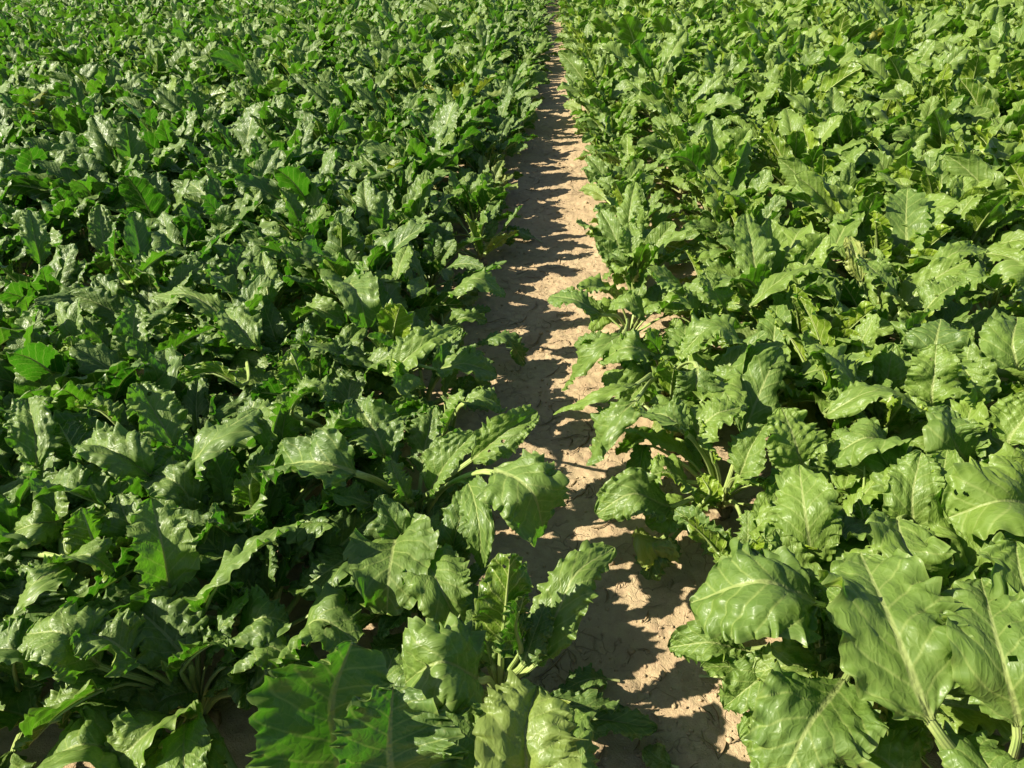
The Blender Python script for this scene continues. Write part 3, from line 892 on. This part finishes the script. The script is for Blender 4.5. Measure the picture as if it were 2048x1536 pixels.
YELLOW = [(660, 375), (745, 190), (815, 180), (880, 195), (935, 320), (560, 385), (1350, 60), (70, 55), (120, 115), (240, 60), (1690, 75), (1700, 100), (2040, 10), (10, 240), (1160, 130)]
ypts = [at(a, b, .3)[:2] for a, b in YELLOW]


def plant_leaves(r, xy, n, res, size, tint0, path_check=True, hero_check=True, yellow=0.0, low=False):
    """Free-grown leaves round a crown; those that would hang over the bare path or hide a placed leaf are left off."""
    out = []
    az = r.uniform(0, 6.28)
    for k in range(n):
        az += 2.39996 + r.normal(0, .25)
        f = k / max(n - 1, 1)
        kind = 0 if f < .32 else (1 if f < .76 else 2)
        if low and kind == 0:
            kind = 2
        for attempt in range(3):
            sc = size * (1 - .18 * attempt) * r.uniform(.85, 1.12)
            ctrl, ib, lb = rand_ctrl(r, az, kind, sc)
            ctrl = ctrl + np.array([xy[0], xy[1], 0])
            hw = lb * r.uniform(.19, .30)
            m = ctrl[2:]
            if path_check or hero_check:
                tq = np.linspace(0, len(m) - 1, 12)
                q = np.stack([np.interp(tq, np.arange(len(m)), m[:, c_]) for c_ in range(3)], 1)
                sd_ = np.array([-math.sin(az), math.cos(az), 0]) * hw
                q = np.vstack([q + sd_ * a_ for a_ in (-.8, -.4, 0, .4, .8)])
                x, y, z = project(q)
                bad = path_check and in_path(x, y).any()
                if hero_check and not bad:
                    i, j, zz, ok = cells(q)
                    if ok.any():
                        hid = zz[ok] < cover[i[ok], j[ok]] - .02
                        hid &= cover[i[ok], j[ok]] < 1e8
                        bad = hid.sum() > .08 * len(q)
                if bad:
                    az += .5
                    continue
            yv = yellow * r.uniform(.3, 1.0) if r.random() < .5 else (r.uniform(.1, .4) if kind == 2 and r.random() < .2 else 0.0)
            out.append(make_leaf(ctrl, ib, hw, r, nu=res[0], nv=res[1], npet=res[2], roll=r.normal(0, .5),
                                 tint=float(np.clip(tint0 + r.normal(0, .22), 0, 1)), yellow=yv, ruf=r.uniform(.8, 1.3), quilt=r.uniform(.8, 1.5),
                                 prad=.0066 * size))
            break
    return out


def crown_mesh(seed):
    r = np.random.default_rng(seed)
    n, k = 9, 14
    V = []
    for i in range(n):
        t = i / (n - 1)
        rr = .046 * math.sin(.25 + 2.6 * t) ** .8 * (1 - .35 * t)
        z = -.035 + .075 * t
        for j in range(k):
            a = j / k * 6.2832
            q = rr * (1 + .16 * math.sin(3 * a + seed) + .10 * math.sin(7 * a + 5 * t + seed)) * r.uniform(.93, 1.07)
            V.append((q * math.cos(a), q * math.sin(a), z))
    V = np.array(V)
    i = np.arange(n - 1)[:, None] * k + np.arange(k)[None]
    j = np.arange(n - 1)[:, None] * k + (np.arange(k)[None] + 1) % k
    F_ = np.stack([i, j, j + k, i + k], -1).reshape(-1, 4)
    return build_mesh("root_crown", V, F_, [M_ROOT])


CROWN_MESHES = [crown_mesh(i) for i in range(5)]


def make_plant(name, leaves, loc, stalks=True):
    root = bpy.data.objects.new(name, None)
    root.empty_display_size = 0.1
    COL.objects.link(root)
    root.location = loc
    off = np.array(loc)
    link("root_crown", CROWN_MESHES[int(abs(loc[0] * 977 + loc[1] * 331)) % 5], root)
    for L in leaves:
        o = link("leaf", blade_mesh("leaf", L, off), root)
        if stalks:
            link("stalk", stalk_mesh("stalk", L, off), o)
    return root


plants = []     # (root, x, y, hero key)
# the plants with leaves placed one by one get a few free leaves below and between
for k in CROWNS:
    c = crown_xy[k]
    lv = near[k]
    nfree = 2 if k in ('P5', 'P7', 'PM') else 13 if len(lv) < 3 else (11 if len(lv) < 6 else 8)
    lv = lv + plant_leaves(lr, c, nfree, (56, 23, 10), .70 if c[1] < 1.45 else .86, right_tint(c[0], c[1]), low=True)
    plants.append((make_plant("beet_plant", lv, (c[0], c[1], 0)), c[0], c[1], k))

# nearest of the row plants: grown one by one
NEAR_D = 2.75
for i in ind:
    if dist[i] < NEAR_D:
        x, y = spots[i]
        lv = plant_leaves(pr, (x, y), 18, (56, 23, 10), pr.uniform(.85, 1.05), right_tint(x, y))
        if len(lv) > 2:
            plants.append((make_plant("beet_plant", lv, (x, y, 0)), x, y, None))

# a stock of plants, copied along the rows
STOCK = []
for kind in range(26):
    r = np.random.default_rng(100 + kind)
    tint0 = .18 if kind < 13 else .64  # back-lit left stock painted darker, front-lit right stock paler
    yl = .95 if kind in (12, 25) else 0.0
    lv = plant_leaves(r, (0, 0), int(r.integers(16, 21)), (34, 17, 8), r.uniform(.85, 1.08), tint0, False, False, yl)
    meshes = [joined_mesh("leaf", [L]) for L in lv]
    samp = np.vstack([blade_samples(L) for L in lv])
    STOCK.append((meshes, samp))


def rotz(P, a):
    c, s_ = math.cos(a), math.sin(a)
    return np.column_stack([P[:, 0] * c - P[:, 1] * s_, P[:, 0] * s_ + P[:, 1] * c, P[:, 2]])


def pick(r, x, y, tries=14):
    """Stock plant, turn and size that leave the bare path bare."""
    lo = 0 if x < centre(y) else 13
    yl = any(math.hypot(x - a, y - b) < .19 for a, b in ypts)
    best = None
    for t in range(tries):
        kd = lo + 12 if yl else lo + int(r.integers(0, 12))
        a, s_ = r.uniform(0, 6.283), r.uniform(.72, 1.2) * (.97 if x < centre(y) else 1.05)
        s_ *= 1 - .012 * t
        if x < centre(y) and x > centre(y) - .62 and 2.4 < y < 6.5:
            s_ = min(s_, .95) * .78
        if y > 7.5 and abs(x - centre(y)) < .6:
            s_ = min(s_, .95) * .85
        if abs(x - centre(y)) > .8:
            return kd, a, s_
        px, py, z = project(rotz(STOCK[kd][1] * s_, a) + [x, y, 0])
        b = in_path(px, py).mean()
        if best is None or b < best[0]:
            best = (b, kd, a, s_)
        if b == 0:
            break
    return best[1:]


first = {}
for i in ind:
    if dist[i] >= NEAR_D:
        x, y = spots[i]
        kd, a, s_ = pick(pr, x, y)
        root = bpy.data.objects.new("beet_plant", None)
        root.empty_display_size = 0.1
        COL.objects.link(root)
        root.location = (x, y, 0); root.rotation_euler = (0, 0, a); root.scale = (s_, s_, s_ * pr.uniform(.92, 1.08))
        if kd not in first:
            first[kd] = [link("leaf", me, root) for me in STOCK[kd][0]]
        else:
            for src in first[kd]:
                o = src.copy()
                COL.objects.link(o)
                o.parent = root
        plants.append((root, x, y, None))

# the rest of the field, too many to count: one object
SMALL = []
for lod in range(2):
    for kind in range(26):
        r = np.random.default_rng(300 + kind)
        tint0 = .18 if kind < 13 else .64  # same painted back-lit and front-lit tones for the far crop
        yl = .95 if kind in (12, 25) else 0.0
        lv = plant_leaves(r, (0, 0), int(r.integers(16, 21)), ((22, 11, 4), (14, 8, 4))[lod], r.uniform(.85, 1.08), tint0, False, False, yl)
        cat = {k: np.concatenate([L[k] for L in lv]).astype(np.float32) for k in ("V", "UV", "tint", "yellow", "rim")}
        o = 0; fs = []
        for L in lv:
            fs.append(L["F"] + o); o += len(L["V"])
        cat["F"] = np.concatenate(fs).astype(np.int32)
        SMALL.append(cat)
acc = {k: [] for k in ("V", "UV", "tint", "yellow", "rim", "F")}
o = 0
for i in range(len(spots)):
    if is_ind[i]:
        continue
    x, y = spots[i]
    kd, a, s_ = pick(pr, x, y, 8)
    cat = SMALL[kd if y < 11 else kd + 26]
    acc["V"].append((rotz(cat["V"] * s_, a) + [x, y, 0]).astype(np.float32))
    acc["F"].append(cat["F"] + o)
    acc["tint"].append(np.clip(cat["tint"] + pr.normal(0, .1), 0, 1))
    for k in ("UV", "yellow", "rim"):
        acc[k].append(cat[k])
    o += len(cat["V"])
acc = {k: np.concatenate(v) for k, v in acc.items()}
field = link("distant_beet_crop", build_mesh("distant_beet_crop", acc["V"], acc["F"], [M_LEAF], acc["UV"],
             dict(tint=acc["tint"], yellow=acc["yellow"], rim=acc["rim"])))
del acc
tag(field, "dense green beet crop filling the field beyond the nearer plants", "crop", kind="stuff")

# ------------------------------------------------------------------ soil
def vnoise(x, y, seed):
    r = np.random.default_rng(seed)
    tab = r.random((256, 256))
    xi = np.floor(x).astype(int); yi = np.floor(y).astype(int)
    fx = x - xi; fy = y - yi
    fx = fx * fx * (3 - 2 * fx); fy = fy * fy * (3 - 2 * fy)
    g = lambda a, b: tab[a % 256, b % 256]
    return (g(xi, yi) * (1 - fx) * (1 - fy) + g(xi + 1, yi) * fx * (1 - fy) + g(xi, yi + 1) * (1 - fx) * fy + g(xi + 1, yi + 1) * fx * fy) - .5


def soil_h(x, y):
    d = np.abs(x - centre(y))
    h = -0.022 * np.exp(-(d / .26) ** 2) + 0.0
    h = h + 0.030 * vnoise(x * 3.1, y * 3.1, 1) + 0.014 * vnoise(x * 9, y * 9, 2)
    h = h + 0.008 * vnoise(x * 24, y * 24, 3) + 0.0075 * np.abs(vnoise(x * 55, y * 55, 4)) * 2 + 0.004 * vnoise(x * 110, y * 110, 5)
    return h - 0.012


gx = np.concatenate([-np.geomspace(400, .62, 46), np.arange(-.6, 1.2, .0095), np.geomspace(1.22, 400, 46)])
gy = np.concatenate([-np.geomspace(400, .2, 30), np.arange(.0, .8, .05), np.arange(.8, 4.0, .0095), np.arange(4.0, 9, .024), np.geomspace(9.05, 400, 90)])
XX, YY = np.meshgrid(gx, gy, indexing='ij')
ZZ = soil_h(XX, YY)
ZZ = np.where((np.abs(XX) > 6) | (YY > 30) | (YY < -2), -0.02, ZZ)
SV = np.stack([XX.ravel(), YY.ravel(), ZZ.ravel()], 1)
soil = link("soil_ground", build_mesh("soil_ground", SV, grid_faces(len(gx), len(gy))[:, ::-1], [M_SOIL]))
tag(soil, kind="structure")

# crumbs of earth and small stones on the path
cr = np.random.default_rng(77)
ico_v = np.array([[0, 0, 1], [.894, 0, .447], [.276, .851, .447], [-.724, .526, .447], [-.724, -.526, .447], [.276, -.851, .447],
                  [.724, .526, -.447], [-.276, .851, -.447], [-.894, 0, -.447], [-.276, -.851, -.447], [.724, -.526, -.447], [0, 0, -1]])
ico_f = np.array([[0, 1, 2], [0, 2, 3], [0, 3, 4], [0, 4, 5], [0, 5, 1], [1, 6, 2], [2, 7, 3], [3, 8, 4], [4, 9, 5], [5, 10, 1],
                  [6, 7, 2], [7, 8, 3], [8, 9, 4], [9, 10, 5], [10, 6, 1], [11, 7, 6], [11, 8, 7], [11, 9, 8], [11, 10, 9], [11, 6, 10]])
nc = 4200
cy_ = .85 + 6 * cr.random(nc) ** 1.5
cx_ = centre(cy_) + cr.normal(0, .24, nc)
cs = .0016 + .0045 * cr.random(nc) ** 4
big = cr.random(nc) < .012
cs = np.where(big, .006 + .006 * cr.random(nc), cs)
cz_ = soil_h(cx_, cy_) + cs * .3
cv = ico_v[None] * (1 + .35 * (cr.random((nc, 12, 1)) - .5)) * cs[:, None, None] * (.7 + .6 * cr.random((nc, 1, 3)))
cv += np.stack([cx_, cy_, cz_], 1)[:, None]
cf = ico_f[None] + np.arange(nc)[:, None, None] * 12
crumbs = link("soil_crumbs", build_mesh("soil_crumbs", cv.reshape(-1, 3), cf.reshape(-1, 3), [M_CRUMB], smooth=False))
tag(crumbs, "small crumbs of dry tan earth scattered over the path", "soil crumbs", kind="stuff")

# shrivelled shreds and stalk bits trodden into the path
nl = 240
V, Fq = [], []
o = 0
for k in range(nl):
    y = .9 + 5.5 * cr.random() ** 1.3
    x = float(centre(y)) + cr.choice([-1, 1]) * abs(cr.normal(.13, .10))
    a = cr.uniform(0, 6.28); L_ = cr.uniform(.012, .06); w_ = cr.uniform(.0010, .004)
    t = np.linspace(-1, 1, 7)
    cxs = x + np.cos(a) * t * L_ + np.sin(a) * .25 * L_ * np.sin(t * 2 + a)
    cys = y + np.sin(a) * t * L_ + np.cos(a) * .25 * L_ * np.sin(t * 2.3)
    zz = soil_h(cxs, cys) + .003 + .006 * cr.random() * np.abs(np.sin(t * 2 + a))
    wd = w_ * (1 - .8 * t ** 2)
    ox, oy = -np.sin(a) * wd, np.cos(a) * wd
    A_ = np.stack([cxs - ox, cys - oy, zz], 1); B_ = np.stack([cxs + ox, cys + oy, zz + cr.normal(0, .002)], 1)
    C_ = np.stack([cxs, cys, zz - .0012], 1)
    V.append(np.stack([A_, B_, C_], 1).reshape(-1, 3))
    i_ = np.arange(6)[:, None] * 3
    f_ = np.concatenate([np.stack([i_ + p, i_ + q, i_ + q + 3, i_ + p + 3], -1).reshape(-1, 4) for p, q in ((0, 1), (1, 2), (2, 0))])
    Fq.append(f_ + o); o += 21
litter = link("leaf_litter", build_mesh("leaf_litter", np.concatenate(V), np.concatenate(Fq), [M_LITTER]))
tag(litter, "brown shreds of dead leaf and stalk lying along the path", "leaf litter", kind="stuff")

# fallen leaves lying on the path
def fallen(name, pts, w, tint, yellow, label, seed):
    r = np.random.default_rng(seed)
    P = [at(px, py, h) for px, py, h in pts]
    P = [np.array([p[0], p[1], soil_h(p[0], p[1]) + hh[2] + .006]) for p, hh in zip(P, pts)]
    L = make_leaf(np.array(P), 1, w / 2, r, nu=44, nv=25, roll=r.normal(0, .1), a0=.05, a1=.1, tint=tint, yellow=yellow, ruf=.9, quilt=.9, prad=.003)
    off = np.array([P[0][0], P[0][1], 0])
    root = bpy.data.objects.new(name, None); COL.objects.link(root); root.location = tuple(off)
    link("blade", blade_mesh("blade", L, off), root)
    link("stalk", stalk_mesh("stalk", L, off), root)
    tag(root, label, "leaf")


fallen("fallen_leaf", [(1360, 1520, .0), (1345, 1512, .01), (1318, 1500, .022), (1292, 1480, .008)], .06, .5, .2,
       "limp torn green leaf lying in sunlight on bare soil of the path", 1)
fallen("fallen_leaf", [(1240, 1350, .0), (1215, 1345, .012), (1170, 1352, .03), (1120, 1378, .01)], .07, .1, .0,
       "dark wilted leaf lying in shadow on the path beside a long low leaf", 2)
fallen("fallen_leaf", [(1085, 478, .0), (1070, 470, .01), (1045, 462, .03), (1015, 455, .02)], .11, .3, .0,
       "wilted leaf lying at the left edge of the path where the soil darkens", 3)
fallen("fallen_leaf", [(1400, 1340, .0), (1440, 1345, .012), (1480, 1352, .018), (1520, 1372, .01)], .13, .15, .1,
       "flat dark leaf lying on soil under the big ribbed leaf right of the path", 4)

# ------------------------------------------------------------------ labels
bpy.context.view_layer.update()
seen = set()
for root, x, y, key in plants:
    P, T_, Y_, n_ = [], [], [], 0
    for ch in root.children:
        me = ch.data
        if me is None or "tint" not in me.attributes:
            continue
        nv_ = len(me.vertices)
        co = np.empty(nv_ * 3, np.float32); me.vertices.foreach_get("co", co)
        a_ = np.empty(nv_, np.float32); me.attributes["tint"].data.foreach_get("value", a_)
        b_ = np.empty(nv_, np.float32); me.attributes["yellow"].data.foreach_get("value", b_)
        P.append(co.reshape(-1, 3)[::9]); T_.append(a_.max()); Y_.append(b_.max())
        if b_.max() > .42:
            ch["label"] = "yellowing leaf"
    P = np.concatenate(P)
    mw = np.array(root.matrix_world)
    px, py, pz = project(P @ mw[:3, :3].T + mw[:3, 3])
    inside = (px > 0) & (px < 2048) & (py > 0) & (py < 1536) & (pz > .1)
    look = "yellowing" if max(Y_) > .42 else ("dark green" if np.mean(T_) < .36 else ("light green" if np.mean(T_) > .62 else "mid green"))
    side = "left of the path" if x < centre(y) else "right of the path"
    if abs(x - centre(y)) < .6:
        side = "edging the path's left side" if x < centre(y) else "edging the path's right side"
    if inside.sum() > 20:
        ax, ay_ = np.median(px[inside]) / 20.48, np.median(py[inside]) / 15.36
    else:
        ax, ay_ = np.clip(np.median(px) / 20.48, 1, 99), np.clip(np.median(py) / 15.36, 1, 99)
    lab = f"{look} beet plant {side}, {ax:.0f}% across and {ay_:.0f}% down the photo"
    if lab in seen:
        lab = f"{look} beet plant {side}, {ax + .4:.0f}% across, {ay_ + .6:.0f}% down the photo"
    seen.add(lab)
    tag(root, lab, "beet plant", "beet plants growing in rows beside the path")
print("labels", len(seen), len(plants))
